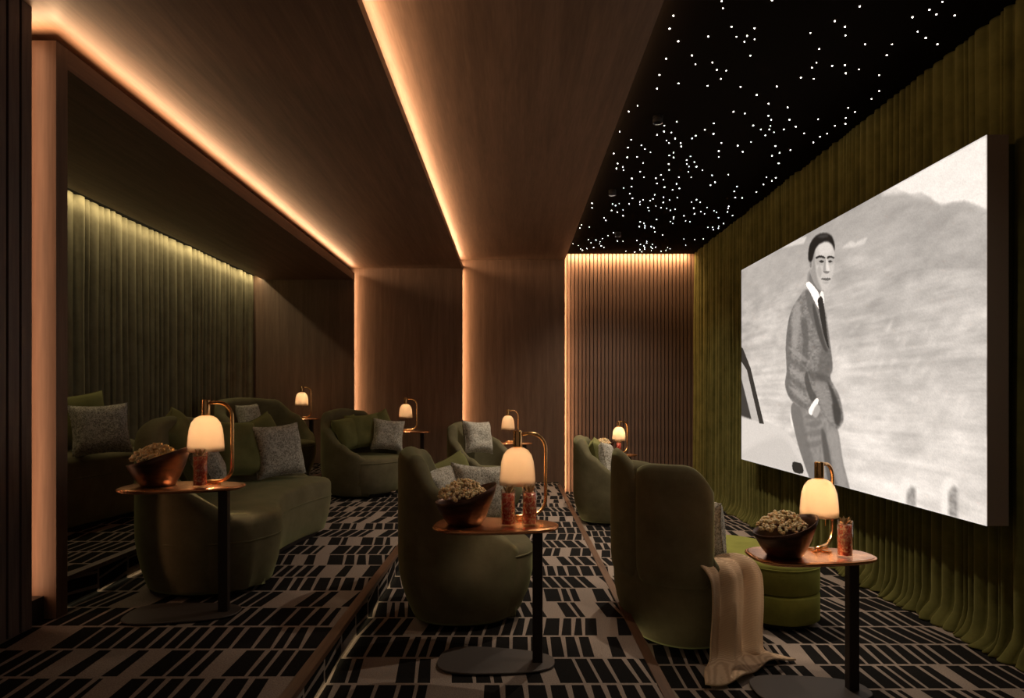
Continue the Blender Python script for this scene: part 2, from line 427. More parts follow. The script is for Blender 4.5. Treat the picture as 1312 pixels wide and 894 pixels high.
curtain('velvet_curtain', XL+.03, YF+.10, YA-.02, Z3+.004, ZS+.04, .115, .055, -1, M_CURT_L,
        'grey green velvet curtain lit from its top, at the back of the alcove', 11, False)

# ------------------------------------------------------------------ cinema screen with its picture
SX, SY0, SY1, SZ0, SZ1 = 2.38, 3.29, 6.82, .70, 2.665
scr = thing('cinema_screen', 'wide wall screen showing a black and white film still of a man in a suit', 'screen', (SX, (SY0+SY1)/2, SZ0))
ph, pw = SZ1-SZ0, SY1-SY0
box('screen_panel', 0.002, .11, -pw/2, pw/2, 0, ph, M_FRAME, scr, .003)
GW, GH = 520, 320
def suv(px, py):                                     # photo pixel -> (u, v) on the flat screen: u from its far end, v from the top
    y = F*SX/(px-CX); z = EYE-(py-CY)*y/F
    return ((SY1-y)/pw, (SZ1-z)/ph)
UU, VV = np.meshgrid(np.linspace(0, 1, GW), np.linspace(0, 1, GH))
def vnoise(sx, sy, seed, octs=4):
    r = np.random.RandomState(seed); out = np.zeros((GH, GW)); amp = 1; tot = 0
    for o in range(octs):
        nx, ny = int(sx*2**o)+2, int(sy*2**o)+2; g = r.rand(ny, nx)
        X = UU*(nx-1.001); Y = VV*(ny-1.001); xi = X.astype(int); yi = Y.astype(int); fx = X-xi; fy = Y-yi
        fx = fx*fx*(3-2*fx); fy = fy*fy*(3-2*fy)
        out += amp*((g[yi, xi]*(1-fx)+g[yi, xi+1]*fx)*(1-fy)+(g[yi+1, xi]*(1-fx)+g[yi+1, xi+1]*fx)*fy); tot += amp; amp *= .5
    return out/tot
def blur(a, k):
    for ax in (0, 1):
        s = np.zeros_like(a)
        for d in range(-k, k+1): s += np.roll(a, d, ax)
        a = s/(2*k+1)
    return a
def poly(pts, smooth=True, soft=1):
    q = np.array([suv(*p) for p in pts])
    if smooth:
        P = np.vstack([q[-1], q, q[0], q[1]]); out = []
        for i in range(len(q)):
            a, b, c, d = P[i:i+4]
            for t in np.linspace(0, 1, 6, endpoint=False):
                out.append(.5*((2*b)+(-a+c)*t+(2*a-5*b+4*c-d)*t*t+(-a+3*b-3*c+d)*t**3))
        q = np.array(out)
    ins = np.zeros((GH, GW), bool)
    x0, y0 = q[-1]
    for x1, y1 in q:
        if y0 != y1:
            c = ((y0 > VV) != (y1 > VV)) & (UU < (x1-x0)*(VV-y0)/(y1-y0)+x0); ins ^= c
        x0, y0 = x1, y1
    a = ins.astype(float)
    return blur(a, soft) if soft else a
IMG = .66+.14*(vnoise(5, 4, 1, 5)-.5)
def put(mask, val, op=1.0):
    global IMG
    IMG = IMG*(1-mask*op)+val*mask*op
# hillside: pale, lighter towards the foot, rocky streaks
IMG = IMG*(.86+.24*VV)+.16*(vnoise(16, 30, 4, 5)-.5)+.10*(vnoise(5, 60, 6, 3)-.5)*(VV > .2)
put(poly([(950, 345), (1010, 312), (1050, 290), (1140, 238), (1140, 300), (1050, 330), (960, 380)], True, 8), .58, .5)
for k in range(60):                                  # pale rocks scattered down the slope
    rr = np.random.RandomState(100+k); u, v = .52+.46*rr.rand(), .42+.5*rr.rand(); w, h = .004+.012*rr.rand(), .006+.02*rr.rand()
    t = (UU-u)+.35*(VV-v); put(np.exp(-(t/w)**2-((VV-v)/h)**2), .80, .28)
ridge = [(1128, 250), (1146, 240), (1166, 249), (1180, 246), (1194, 254), (1206, 264), (1220, 259), (1236, 257), (1250, 262), (1268, 270), (1268, 345), (1100, 345)]
put(poly([(1128, 250), (1190, 205), (1275, 160), (1275, 275), (1240, 262), (1200, 262), (1160, 248)], False, 2), .80)   # sky
put(poly(ridge, False, 1)*np.clip((UU-.71)/.16, 0, 1), .55+.22*(vnoise(18, 22, 9, 4)-.5), .75)
put(poly([(1000, 318), (1022, 304), (1034, 303), (1030, 312)], False, 1), .70)                                          # snow field
put(poly([(1078, 318), (1090, 308), (1096, 311), (1112, 303), (1108, 312), (1094, 317)], False, 1), .72, .8)
IMG = IMG*(.97+.06*vnoise(60, 90, 30, 3))
# pale car at the left
put(poly([(940, 540), (958, 534), (985, 541), (1010, 556), (1023, 580), (1032, 625), (940, 625)], True, 1), .70)
put(poly([(940, 590), (990, 560), (1015, 575), (1026, 625), (940, 625)], True, 5), .62, .5)
put(poly([(942, 440), (954, 455), (964, 480), (977, 541), (942, 533)], False, 1), .58, .7)
put(poly([(943, 440), (952, 446), (962, 472), (979, 543), (973, 542), (957, 474), (943, 452)], False, 0), .12)
put(poly([(943, 480), (950, 485), (963, 537), (943, 530)], False, 1), .16)
put(poly([(1015, 522), (1029, 522), (1034, 538), (1030, 552), (1018, 550), (1013, 538)], True, 1), .80)               # mirror
put(poly([(1016, 592), (1027, 594), (1029, 606), (1017, 604)], True, 0), .08)
# the man: legs, jacket, arm, shirt, head
def shade(region, pts, val, op, soft):
    put(region*poly(pts, True, soft), val, op)
legs = poly([(1014, 520), (1030, 508), (1052, 505), (1064, 530), (1074, 552), (1080, 590), (1090, 645), (1058, 645), (1040, 618), (1026, 580), (1018, 550)], True, 1)
put(legs, .45+.10*(vnoise(90, 70, 41, 2)-.5))
shade(legs, [(1012, 520), (1024, 518), (1034, 560), (1050, 620), (1040, 640), (1024, 590)], .34, .7, 3)
shade(legs, [(1052, 552), (1058, 556), (1066, 596), (1078, 645), (1068, 645), (1058, 600)], .24, .8, 2)
shade(legs, [(1060, 556), (1072, 552), (1080, 600), (1088, 640), (1080, 645), (1068, 590)], .52, .6, 3)
for y in (534, 544, 556, 570): shade(legs, [(1030, y), (1046, y-6), (1054, y-3), (1044, y+3)], .33, .5, 1)
jk = poly([(1033, 371), (1025, 379), (1014, 398), (1009, 420), (1007, 445), (1008, 475), (1006, 492), (1011, 508), (1022, 520), (1036, 526), (1048, 522), (1058, 536), (1070, 549), (1077, 546), (1081, 534), (1075, 506), (1064, 484), (1067, 470), (1063, 435), (1057, 396), (1048, 377)], True, 1)
put(jk, .42+.20*(vnoise(110, 150, 12, 2)-.5))
shade(jk, [(1054, 392), (1064, 440), (1068, 472), (1056, 486), (1046, 486), (1052, 440)], .30, .65, 4)
shade(jk, [(1006, 420), (1012, 400), (1014, 440), (1012, 480), (1018, 512), (1006, 500)], .30, .55, 3)
shade(jk, [(1026, 410), (1034, 412), (1036, 440), (1033, 468), (1027, 462), (1029, 435)], .27, .65, 2)
shade(jk, [(1036, 474), (1056, 480), (1066, 484), (1060, 490), (1040, 486)], .24, .6, 2)
shade(jk, [(1060, 488), (1070, 504), (1078, 530), (1074, 546), (1068, 535), (1066, 510)], .17, .85, 2)
shade(jk, [(1044, 490), (1056, 492), (1064, 520), (1068, 542), (1056, 530)], .48, .6, 3)
shade(jk, [(1016, 398), (1024, 388), (1026, 405), (1022, 440), (1016, 446)], .54, .7, 4)
for a, c in ((448, .55), (462, .30), (474, .55), (486, .30), (498, .54), (508, .30)):
    shade(jk, [(1010, a-4), (1022, a+2), (1034, a+12), (1030, a+15), (1018, a+6)], c, .55, 1)
shade(jk, [(1034, 476), (1040, 496), (1049, 514), (1044, 520), (1036, 506), (1031, 486)], .22, .8, 1)
shade(jk, [(1032, 374), (1036, 371), (1045, 392), (1054, 424), (1060, 446), (1056, 448), (1044, 420), (1036, 398)], .33, .8, 1)     # lapel
shade(jk, [(1041, 392), (1045, 394), (1056, 436), (1061, 450), (1055, 446), (1046, 420)], .20, .7, 1)
put(poly([(1036, 526), (1045, 511), (1049, 514), (1041, 531)], True, 0), .86)                                        # cuff
put(poly([(1041, 530), (1047, 518), (1051, 524), (1046, 535)], True, 1), .56)                                        # hand in the pocket
neck = poly([(1036, 348), (1050, 344), (1055, 372), (1050, 382), (1036, 368)], True, 1)
put(neck, .50); shade(neck, [(1038, 350), (1052, 362), (1056, 378), (1046, 380), (1038, 366)], .34, .7, 2)
put(poly([(1033, 365), (1037, 361), (1047, 372), (1051, 382), (1052, 396), (1048, 394), (1040, 378)], True, 0), .90)   # shirt
put(poly([(1051, 376), (1055, 374), (1056, 388), (1053, 396)], True, 0), .84)
put(poly([(1048, 384), (1053, 380), (1056, 392), (1060, 428), (1062, 446), (1056, 430), (1050, 400)], True, 0), .14)  # tie
face = poly([(1040, 318), (1046, 308), (1056, 304), (1065, 309), (1069, 322), (1069, 338), (1067, 352), (1062, 366), (1056, 372), (1050, 371), (1043, 361), (1038, 344)], True, 1)
put(face, .66)
shade(face, [(1037, 318), (1044, 316), (1045, 340), (1048, 358), (1053, 372), (1044, 366), (1037, 345)], .46, .75, 2)
shade(face, [(1050, 310), (1062, 308), (1066, 322), (1058, 326), (1050, 324)], .74, .6, 2)                           # lit forehead
shade(face, [(1046, 329), (1056, 329), (1057, 338), (1047, 339)], .46, .40, 1)                                       # eye sockets
shade(face, [(1060, 329), (1069, 330), (1068, 338), (1060, 338)], .46, .40, 1)
shade(face, [(1046, 328.5), (1052, 327), (1057, 329), (1057, 331.3), (1051, 330), (1046, 331.5)], .12, .9, 0)       # brows
shade(face, [(1060, 329), (1064, 327.5), (1069, 329.5), (1069, 331.5), (1064, 330.2), (1060, 331.5)], .12, .9, 0)
shade(face, [(1049, 334.5), (1053, 333.2), (1056, 335), (1053, 336.8)], .12, .9, 0)                                  # eyes
shade(face, [(1061, 335), (1064, 333.4), (1067, 334.8), (1064, 336.6)], .12, .9, 0)
shade(face, [(1057, 333), (1058.5, 333), (1058, 347), (1055.5, 348.5), (1054.5, 346)], .48, .7, 1)                  # side of the nose
shade(face, [(1058.5, 333), (1060.5, 333), (1063, 346), (1059, 346)], .78, .7, 1)
shade(face, [(1055, 348), (1059, 347), (1063.5, 348), (1059, 350.5)], .30, .7, 0)
shade(face, [(1052, 357.5), (1056, 355.8), (1059, 356.3), (1062, 355.8), (1065, 357.3), (1059, 359.6)], .33, .85, 0) # mouth
shade(face, [(1053, 357.2), (1065, 357), (1059, 358)], .16, .8, 0)
shade(face, [(1054, 361), (1063, 361), (1059, 363.5)], .48, .6, 1)
shade(face, [(1050, 340), (1053, 348), (1051, 356), (1047, 348)], .52, .5, 1)                                        # cheek hollow
put(poly([(1036.5, 330), (1039, 327.5), (1041.5, 332), (1041, 343), (1038, 345)], True, 0), .56)                      # ear
put(poly([(1038, 334), (1040, 332), (1040, 341), (1038, 342)], True, 0), .36, .7)
hair = poly([(1036, 333), (1036.5, 318), (1041, 307), (1049, 300), (1059, 298.5), (1066, 303), (1069.5, 313), (1069.5, 321), (1066, 313), (1059, 309.5), (1051, 312), (1045, 319), (1042, 329), (1040, 335)], True, 1)
put(hair, .09)
shade(hair, [(1047, 303), (1056, 300), (1062, 302), (1054, 305)], .24, .7, 1)
# bollard stones at the foot of the slope
for a in (1160, 1214):
    put(poly([(a-8, 690), (a-8, 622), (a-2, 612), (a+6, 611), (a+13, 620), (a+15, 690)], False, 2), .80)
    put(poly([(a+2, 690), (a+2, 630), (a+8, 622), (a+13, 626), (a+14, 690)], False, 2), .40+.3*(vnoise(120, 120, 77, 2)-.5), .7)
IMG = IMG*(1+.07*(np.random.RandomState(3).rand(GH, GW)-.5))
IMG = np.clip(IMG, .02, .95)
lin = np.where(IMG <= .04045, IMG/12.92, ((IMG+.055)/1.055)**2.4)
V = np.stack([np.full(GW*GH, -.001), (pw/2-UU.ravel()*pw), ph-VV.ravel()*ph], 1)
idx = np.arange(GW*GH).reshape(GH, GW)
Q = np.stack([idx[:-1, :-1], idx[1:, :-1], idx[1:, 1:], idx[:-1, 1:]], -1).reshape(-1, 4)
me = bpy.data.meshes.new('picture'); me.from_pydata(V.tolist(), [], Q.tolist())
ca = me.color_attributes.new('print', 'FLOAT_COLOR', 'POINT')
cc = np.ones((GW*GH, 4), np.float32); l = lin.ravel(); cc[:, 0] = l*1.0; cc[:, 1] = l*.90; cc[:, 2] = l*.81
ca.data.foreach_set('color', cc.ravel())
m, nt, b = mat('projected_picture'); b.inputs['Base Color'].default_value = (0.02, .02, .02, 1); b.inputs['Roughness'].default_value = .9
at = N(nt, 'ShaderNodeVertexColor', layer_name='print'); nt.links.new(at.outputs[0], b.inputs['Emission Color']); b.inputs['Emission Strength'].default_value = 1.32
me.materials.append(m)
pic = bpy.data.objects.new('picture', me); COL.objects.link(pic); pic.parent = scr

# ------------------------------------------------------------------ upholstery
def shell(name, path, m, parent, taper=.10, z0=.03, inner=.30, lean=0.0):
    """thick wrap-around back along a path of (x, y, height, thickness); outside is to the right of travel"""
    P = np.array(path); n = len(P); rings = []
    T = np.gradient(P[:, :2], axis=0); T /= np.linalg.norm(T, axis=1)[:, None]
    Nn = np.stack([T[:, 1], -T[:, 0]], 1)
    def section(i, sc=1.0, push=0.0):
        x, y, h, t = P[i]; nx, ny = Nn[i]; tx, ty = T[i]; r = t/2; pts = []
        zz = [z0, z0+.02, z0+.06, .13, .20, .28, .36]
        zz = [z for z in zz if z < h-r-.02]+list(np.linspace(max(.40, h-r-.25), h-r, 4) if h-r > .42 else [h-r])
        zz = sorted(zz)
        while len(zz) < 11: zz.append(zz[-1]+1e-4)
        for z in zz[:11]:
            k = max(0.0, 1-(z-z0)/.30); pts.append((-taper*k**1.8+lean*z*z, z))
        for q in range(1, 8):
            a = PI*q/8; pts.append((-r+r*math.cos(a)+lean*h*h, h-r+r*math.sin(a)))
        for z in np.linspace(h-r, inner-.02 if h-r > inner else h-r-.02, 5): pts.append((-t+lean*z*z, z))
        cxs = -t/2; czs = h*.5
        out = []
        for d, z in pts:
            d2 = cxs+(d-cxs)*sc; z2 = z if sc == 1 else (z if z < h*.5 else h-(h-z)-(1-sc)*r*(z/h))
            out.append((x+nx*d2+tx*push, y+ny*d2+ty*push, z2))
        return out
    for i, (sc, pu) in ((0, (.25, -1.0)), (0, (.70, -.8)), (0, (.92, -.45))):
        rings.append(section(0, sc, pu*P[0, 3]*.5))
    for i in range(n): rings.append(section(i))
    for sc, pu in ((.92, .45), (.70, .8), (.25, 1.0)): rings.append(section(n-1, sc, pu*P[-1, 3]*.5))
    nc = len(rings[0]); V = [p for r in rings for p in r]
    Fc = grid_faces(len(rings), nc)+[tuple(range(nc)), tuple(range((len(rings)-1)*nc, len(rings)*nc))]
    return mk(name, V, Fc, m, parent)
def slab(name, outline, z0, z1, r, m, parent, taper=0.0, crown=.012):
    P = np.array(outline, float); T = np.roll(P, -1, 0)-np.roll(P, 1, 0); T /= np.linalg.norm(T, axis=1)[:, None]
    Nn = np.stack([T[:, 1], -T[:, 0]], 1)
    area = .5*np.sum(P[:, 0]*np.roll(P[:, 1], -1)-np.roll(P[:, 0], -1)*P[:, 1])
    if area < 0: Nn = -Nn
    lv = [(z0, -taper-.012), (z0+.01, -taper)]
    if taper: lv += [(z0+(z1-z0)*.3, -taper*.35), (z0+(z1-z0)*.6, 0)]
    lv += [(z1-r, 0)]+[(z1-r+r*math.sin(a), -r*(1-math.cos(a))) for a in np.linspace(.3, PI/2, 5)]+[(z1+crown*.6, -r*1.7), (z1+crown, -r*2.6)]
    V = []
    for z, d in lv:
        Q = P+Nn*d
        V += [(x, y, z) for x, y in Q]
    n = len(P); Fc = grid_faces(len(lv), n)+[tuple(range(n)), tuple(range((len(lv)-1)*n, len(lv)*n))]
    return mk(name, V, Fc, m, parent)
def ring(name, pts, r, m, parent, seg=6):
    """closed cord along a loop of 3-D points"""
    P = [Vector(p) for p in pts]; n = len(P); V = []
    for i, p in enumerate(P):
        t = (P[(i+1) % n]-P[i-1]).normalized(); a = Vector((0, 0, 1))-t*t.z
        if a.length < 1e-3: a = Vector((1, 0, 0))-t*t.x
        a.normalize(); b = t.cross(a)
        for k in range(seg):
            q = 2*PI*k/seg; V.append(p+a*(r*math.cos(q))+b*(r*math.sin(q)))
    return mk(name, V, grid_faces(n, seg, True, True), m, parent)
def oval(a, b, n=40, cx=0, cy=0, p=2.4, a0=0, a1=2*PI, end=False):
    out = []
    for k in range(n):
        t = a0+(a1-a0)*k/(n-1 if end else n); c, s = math.cos(t), math.sin(t)
        out.append((cx+a*math.copysign(abs(c)**(2/p), c), cy+b*math.copysign(abs(s)**(2/p), s)))
    return out
H_TUB = [(0, .93), (38, .90), (72, .73), (102, .57), (126, .49), (146, .42)]
H_WING = [(0, 1.0), (50, .96), (66, .76), (84, .47), (115, .45), (146, .40)]
def tub_chair(name, label, loc, rz, a=.36, b=.37, H=H_TUB, wings=False):
    t = thing(name, label, 'armchair', loc, rz, 'velvet tub armchairs')
    pts = oval(a, b, 45, p=2.3, a0=math.radians(36), a1=math.radians(324), end=True)
    path = []
    for k, (x, y) in enumerate(pts):
        ang = abs(144-288*k/44); path.append((x, y, lerp_table(ang, H), .10+.02*math.cos(math.radians(ang))))
    shell('backrest', path, M_VELVET, t, .085)
    so = oval(a-.005, b-.055, 44, .035, 0, 2.5)
    st = slab('seat', so, .05, .42, .05, M_VELVET_SEAT, t, .07)
    ring('piping', [(x, y, .372) for x, y in so], .005, M_VELVET, st)
    slab('base', oval(a*.62, b*.62, 32, .02, 0), 0, .055, .01, M_PLINTH, t, 0, 0)
    if wings:
        for nm, a0, a1, hh in (('back_wing', 118, 190, 1.05), ('back_wing', 186, 258, 1.0)):
            big = a0 > 200
            w = oval(a+.018+.016*big, b+.018+.016*big, 30, p=2.3, a0=math.radians(a0), a1=math.radians(a1), end=True)
            pp = []
            for k, (x, y) in enumerate(w):
                u = k/29; e = 1-min(1, min(u, 1-u)/.28); pp.append((x, y, hh-(.24*max(0, (u-.30)/.70)**2 if big else .10*max(0, (u-.6)/.4)**2)-.04*e**2.2, .065))
            wing(nm, pp, .36, M_VELVET, t)
    return t
def wing(name, pp, zb, m, parent):
    """upholstered petal: padded panel with rounded corners wrapped round the back of a chair"""
    P = np.array(pp); T = np.gradient(P[:, :2], axis=0); T /= np.linalg.norm(T, axis=1)[:, None]; Nn = np.stack([T[:, 1], -T[:, 0]], 1)
    n = len(P); rings = []
    for i in range(n):
        x, y, h, t = P[i]; u = i/(n-1); e = 1-min(1, min(u, 1-u)/.14); lo = zb+.10*e**2.5; tt = t*(1-.75*e**3)
        sec = []
        for q in range(16):
            a = 2*PI*q/16; c, s = math.cos(a), math.sin(a)
            d = -t/2+tt/2*math.copysign(abs(c)**.75, c); z = (h+lo)/2+(h-lo)/2*math.copysign(abs(s)**.35, s)
            sec.append((x+Nn[i, 0]*d, y+Nn[i, 1]*d, z))
        rings.append(sec)
    V = [p for r in rings for p in r]
    return mk(name, V, grid_faces(n, 16)+[tuple(range(16)), tuple(range((n-1)*16, n*16))], m, parent)

def at(px, py, y, dz=0):                             # a photo pixel at a given depth -> room point
    return Vector(((px-CX)/F*y, y, EYE-(py-CY)/F*y+dz))

tub_chair('tub_armchair', 'front row velvet armchair with petal back and tan throw over its arm', (.965, 3.73, 0), math.radians(24), .365, .385, H_WING, True)
tub_chair('tub_armchair', 'olive tub armchair of the middle row behind the table with two red drinks', (-.275, 3.64, Z1), math.radians(4), .355, .365)
tub_chair('tub_armchair', 'far front row armchair before the slatted wall, holding pale and green cushions', (1.02, 7.12, 0), math.radians(-12), .36, .38)
tub_chair('tub_armchair', 'far middle row armchair half hidden behind the lit lamp shade', (-.30, 7.15, Z1), math.radians(-35), .38, .42)
tub_chair('tub_armchair', 'far back row tub armchair filled with green cushions near the wood wall', (-1.62, 7.10, Z2), math.radians(-34), .40, .44)
tub_chair('tub_armchair', 'high backed armchair inside the alcove behind the big sofa', (-2.70, 7.2, Z3), math.radians(-28), .44, .54, [(0, .90), (45, .88), (80, .72), (108, .52), (128, .45), (146, .40)])

# curved sofa of the back row
t = thing('curved_sofa', 'large curved olive velvet sofa behind the left copper table', 'sofa', (-1.85, 4.31, Z2), 0, 'curved sofas')
L = lambda x, y: (x+1.85, y-4.4)
sp = [(*L(-1.36, 3.62), .38, .12), (*L(-1.50, 3.47), .47, .13), (*L(-1.72, 3.43), .60, .13), (*L(-1.95, 3.52), .76, .13), (*L(-2.12, 3.78), .90, .13), (*L(-2.19, 4.15), .94, .13),
      (*L(-2.18, 4.6), .90, .13), (*L(-2.12, 5.0), .80, .13), (*L(-1.98, 5.30), .62, .13), (*L(-1.74, 5.42), .48, .13), (*L(-1.54, 5.34), .40, .12)]
shell('backrest', smoothpath(sp[::-1], 70), M_VELVET, t, .06)
so = smoothpath([(*L(-1.38, 3.53),), (*L(-1.31, 3.78),), (*L(-1.42, 4.1),), (*L(-1.50, 4.45),), (*L(-1.47, 4.85),), (*L(-1.41, 5.15),), (*L(-1.50, 5.33),), (*L(-1.75, 5.37),), (*L(-1.96, 5.22),),
                 (*L(-2.07, 4.9),), (*L(-2.12, 4.5),), (*L(-2.12, 4.1),), (*L(-2.02, 3.75),), (*L(-1.82, 3.46),), (*L(-1.55, 3.45),)], 70)
st = slab('seat', so, .035, .425, .045, M_VELVET_SEAT, t, .05); ring('piping', [(x, y, .30) for x, y in so], .005, M_VELVET, st)
cen = so.mean(0); slab('base', [(cen[0]+(x-cen[0])*.70, cen[1]+(y-cen[1])*.90) for x, y in so], 0, .065, .01, M_PLINTH, t, 0, 0)
# alcove sofa
t = thing('curved_sofa', 'dark velvet sofa in the alcove beside the column, against the curtain', 'sofa', (-3.15, 4.3, Z3), 0, 'curved sofas')
L = lambda x, y: (x+3.15, y-4.3)
sp = [(*L(-2.98, 3.36), .50, .12), (*L(-3.2, 3.30), .58, .13), (*L(-3.40, 3.42), .76, .13), (*L(-3.46, 3.8), .82, .13), (*L(-3.46, 4.3), .82, .13), (*L(-3.45, 4.75), .76, .13), (*L(-3.38, 5.1), .66, .13), (*L(-3.15, 5.30), .60, .13), (*L(-2.92, 5.26), .54, .12)]
shell('backrest', smoothpath(sp[::-1], 60), M_VELVET, t, .05)
so = smoothpath([(*L(-2.96, 3.36),), (*L(-2.93, 3.8),), (*L(-2.92, 4.3),), (*L(-2.87, 4.8),), (*L(-2.84, 5.1),), (*L(-2.95, 5.25),), (*L(-3.2, 5.24),), (*L(-3.36, 5.0),), (*L(-3.40, 4.5),), (*L(-3.40, 3.9),), (*L(-3.32, 3.45),), (*L(-3.15, 3.35),)], 60)
st = slab('seat', so, .035, .51, .06, M_VELVET_SEAT, t, .03); ring('piping', [(x, y, .36) for x, y in so], .005, M_VELVET, st)
cen = so.mean(0); slab('base', [(cen[0]+(x-cen[0])*.70, cen[1]+(y-cen[1])*.92) for x, y in so], 0, .065, .01, M_PLINTH, t, 0, 0)

# ottoman
t = thing('ottoman', 'bright olive velvet pouf with a seam round its middle, before the front armchair', 'pouf', (1.52, 4.17, 0), math.radians(20))
slab('base', oval(.22, .40, 40), 0, .045, .008, M_PLINTH, t, 0, 0)
slab('lower_section', oval(.265, .46, 48), .04, .205, .018, M_OLIVE, t, .0, 0)
st = slab('upper_section', oval(.265, .46, 48), .209, .385, .03, M_OLIVE, t, .0, .008); ring('piping', [(x, y, .355) for x, y in oval(.265, .46, 48)], .004, M_OLIVE, st)

# ------------------------------------------------------------------ side tables
TOP_H = .63
def tabletop_outline(w, d, n=48):
    out = []
    for k in range(n):
        a = 2*PI*k/n; c, s = math.cos(a), math.sin(a)
        x = w/2*math.copysign(abs(c)**(2/2.9), c); y = d/2*math.copysign(abs(s)**(2/2.9), s)
        y *= 1-.22*(x/(w/2))                          # narrower towards the pole end
        out.append((x, y))
    return out
def make_table(label, loc, rz):
    t = thing('side_table', label, 'side table', loc, rz, 'copper topped side tables')
    tp = slab('tabletop', tabletop_outline(.55, .31), TOP_H-.022, TOP_H, .006, M_COPPER, t, 0, 0)
    ring('rim', [(x*1.004, y*1.006, TOP_H-.009) for x, y in tabletop_outline(.55, .31)], .007, M_RIM, tp, 8)
    box('pole', .165, .210, -.022, .022, .012, TOP_H-.020, M_DARKMETAL, t, .003)
    slab('base_plate', tabletop_outline(.53, .29), 0, .014, .004, M_BASEPLATE, t, 0, 0)
    return t
tb0 = make_table('front row copper side table with one red drink beside the green pouf', (1.365, 3.0, 0), 0)
def table(label, loc, rz=0): return dup(tb0, loc, rz, label)
table('middle row copper side table carrying two red drinks and a popcorn bowl', (-.075, 2.97, Z1), math.radians(-4))
table('back row copper side table beside the big curved sofa', (-1.60, 3.19, Z2), math.radians(6))
table('small side table inside the alcove under a glowing lamp', (-2.80, 8.5, Z3))
table('far back row side table behind the armchair with green cushions', (-1.32, 8.2, Z2))
table('far middle row side table against the plain wood wall', (-.04, 8.2, Z1))
table('far front row side table in front of the slatted wall', (1.27, 8.2, 0))

# ------------------------------------------------------------------ lamps
def make_lamp(label, loc, rz, watts):
    t = thing('table_lamp', label, 'lamp', loc, rz, 'bell shaped table lamps')
    prof = [(.012, .338), (.030, .336), (.050, .325), (.066, .303), (.076, .272), (.081, .235), (.084, .195), (.085, .163), (.0815, .163), (.0805, .195), (.0775, .235), (.0725, .272), (.0625, .301), (.047, .321), (.028, .332), (.012, .334)]
    lathe('shade', prof, M_OPAL, t, 36)
    cap = lathe('cap', [(.0, .336), (.020, .336), (.021, .340), (.021, .412), (.019, .416), (0, .416)], M_BRASS, t, 24)
    pts = [(.015, 0, .398), (.05, 0, .402)]
    for k in range(9):
        a = PI/2*(1-k/8); pts.append((.062+.075*math.cos(a), 0, .327+.075*math.sin(a)))
    pts += [(.137, 0, .24), (.137, 0, .16), (.137, 0, .10)]
    for k in range(1, 9):
        a = -PI/2*k/8; pts.append((.062+.075*math.cos(a), 0, .092+.075*math.sin(a)))
    pts += [(.03, 0, .0155), (-.03, 0, .0155)]
    tube('arm', pts, .0085, M_BRASS, t, 10)
    box('foot', -.045, .07, -.012, .012, 0.001, .009, M_BRASS, t, .002)
    box('foot', -.012, .012, -.055, .055, 0.001, .009, M_BRASS, t, .002)
    tube('pull_chain', [(.02, -.02, .165), (.021, -.02, .14), (.02, -.021, .118)], .0015, M_BRASS, t, 6)
    lamp_light(t, watts)
    return t
def lamp_light(t, watts):
    l = bpy.data.lights.new('bulb', 'POINT'); l.energy = watts; l.color = (1.0, .77, .55); l.shadow_soft_size = .022
    o = bpy.data.objects.new('bulb', l); COL.objects.link(o); o.parent = t; o.location = (0, 0, .278)
lp0 = make_lamp('front row lamp nearest the screen, glowing over the bright tabletop', (1.43, 3.06, TOP_H), math.radians(40), 7.5)
def lamp(label, loc, rz, watts):
    r = dup(lp0, loc, rz, label)
    for ch in list(r.children):
        if ch.type == 'LIGHT': bpy.data.objects.remove(ch)
    lamp_light(r, watts); return r
lamp('middle row lamp behind the pair of red drinks', (.022, 3.07, Z1+TOP_H), math.radians(14), 3.4)
lamp('back row lamp beside the curved sofa, brass arm on its right', (-1.505, 3.215, Z2+TOP_H), math.radians(-6), 3.4)
lamp('small lamp inside the alcove, farthest to the left', (-2.735, 8.5, Z3+TOP_H), math.radians(-15), 2.8)
lamp('small lamp behind the armchair with green cushions', (-1.34, 8.2, Z2+TOP_H), math.radians(10), 2.8)
lamp('small far lamp in the middle row before the plain wood wall', (-.06, 8.2, Z1+TOP_H), math.radians(20), 2.8)
lamp('small lamp in front of the slatted wall', (1.335, 8.25, TOP_H), math.radians(30), 2.8)

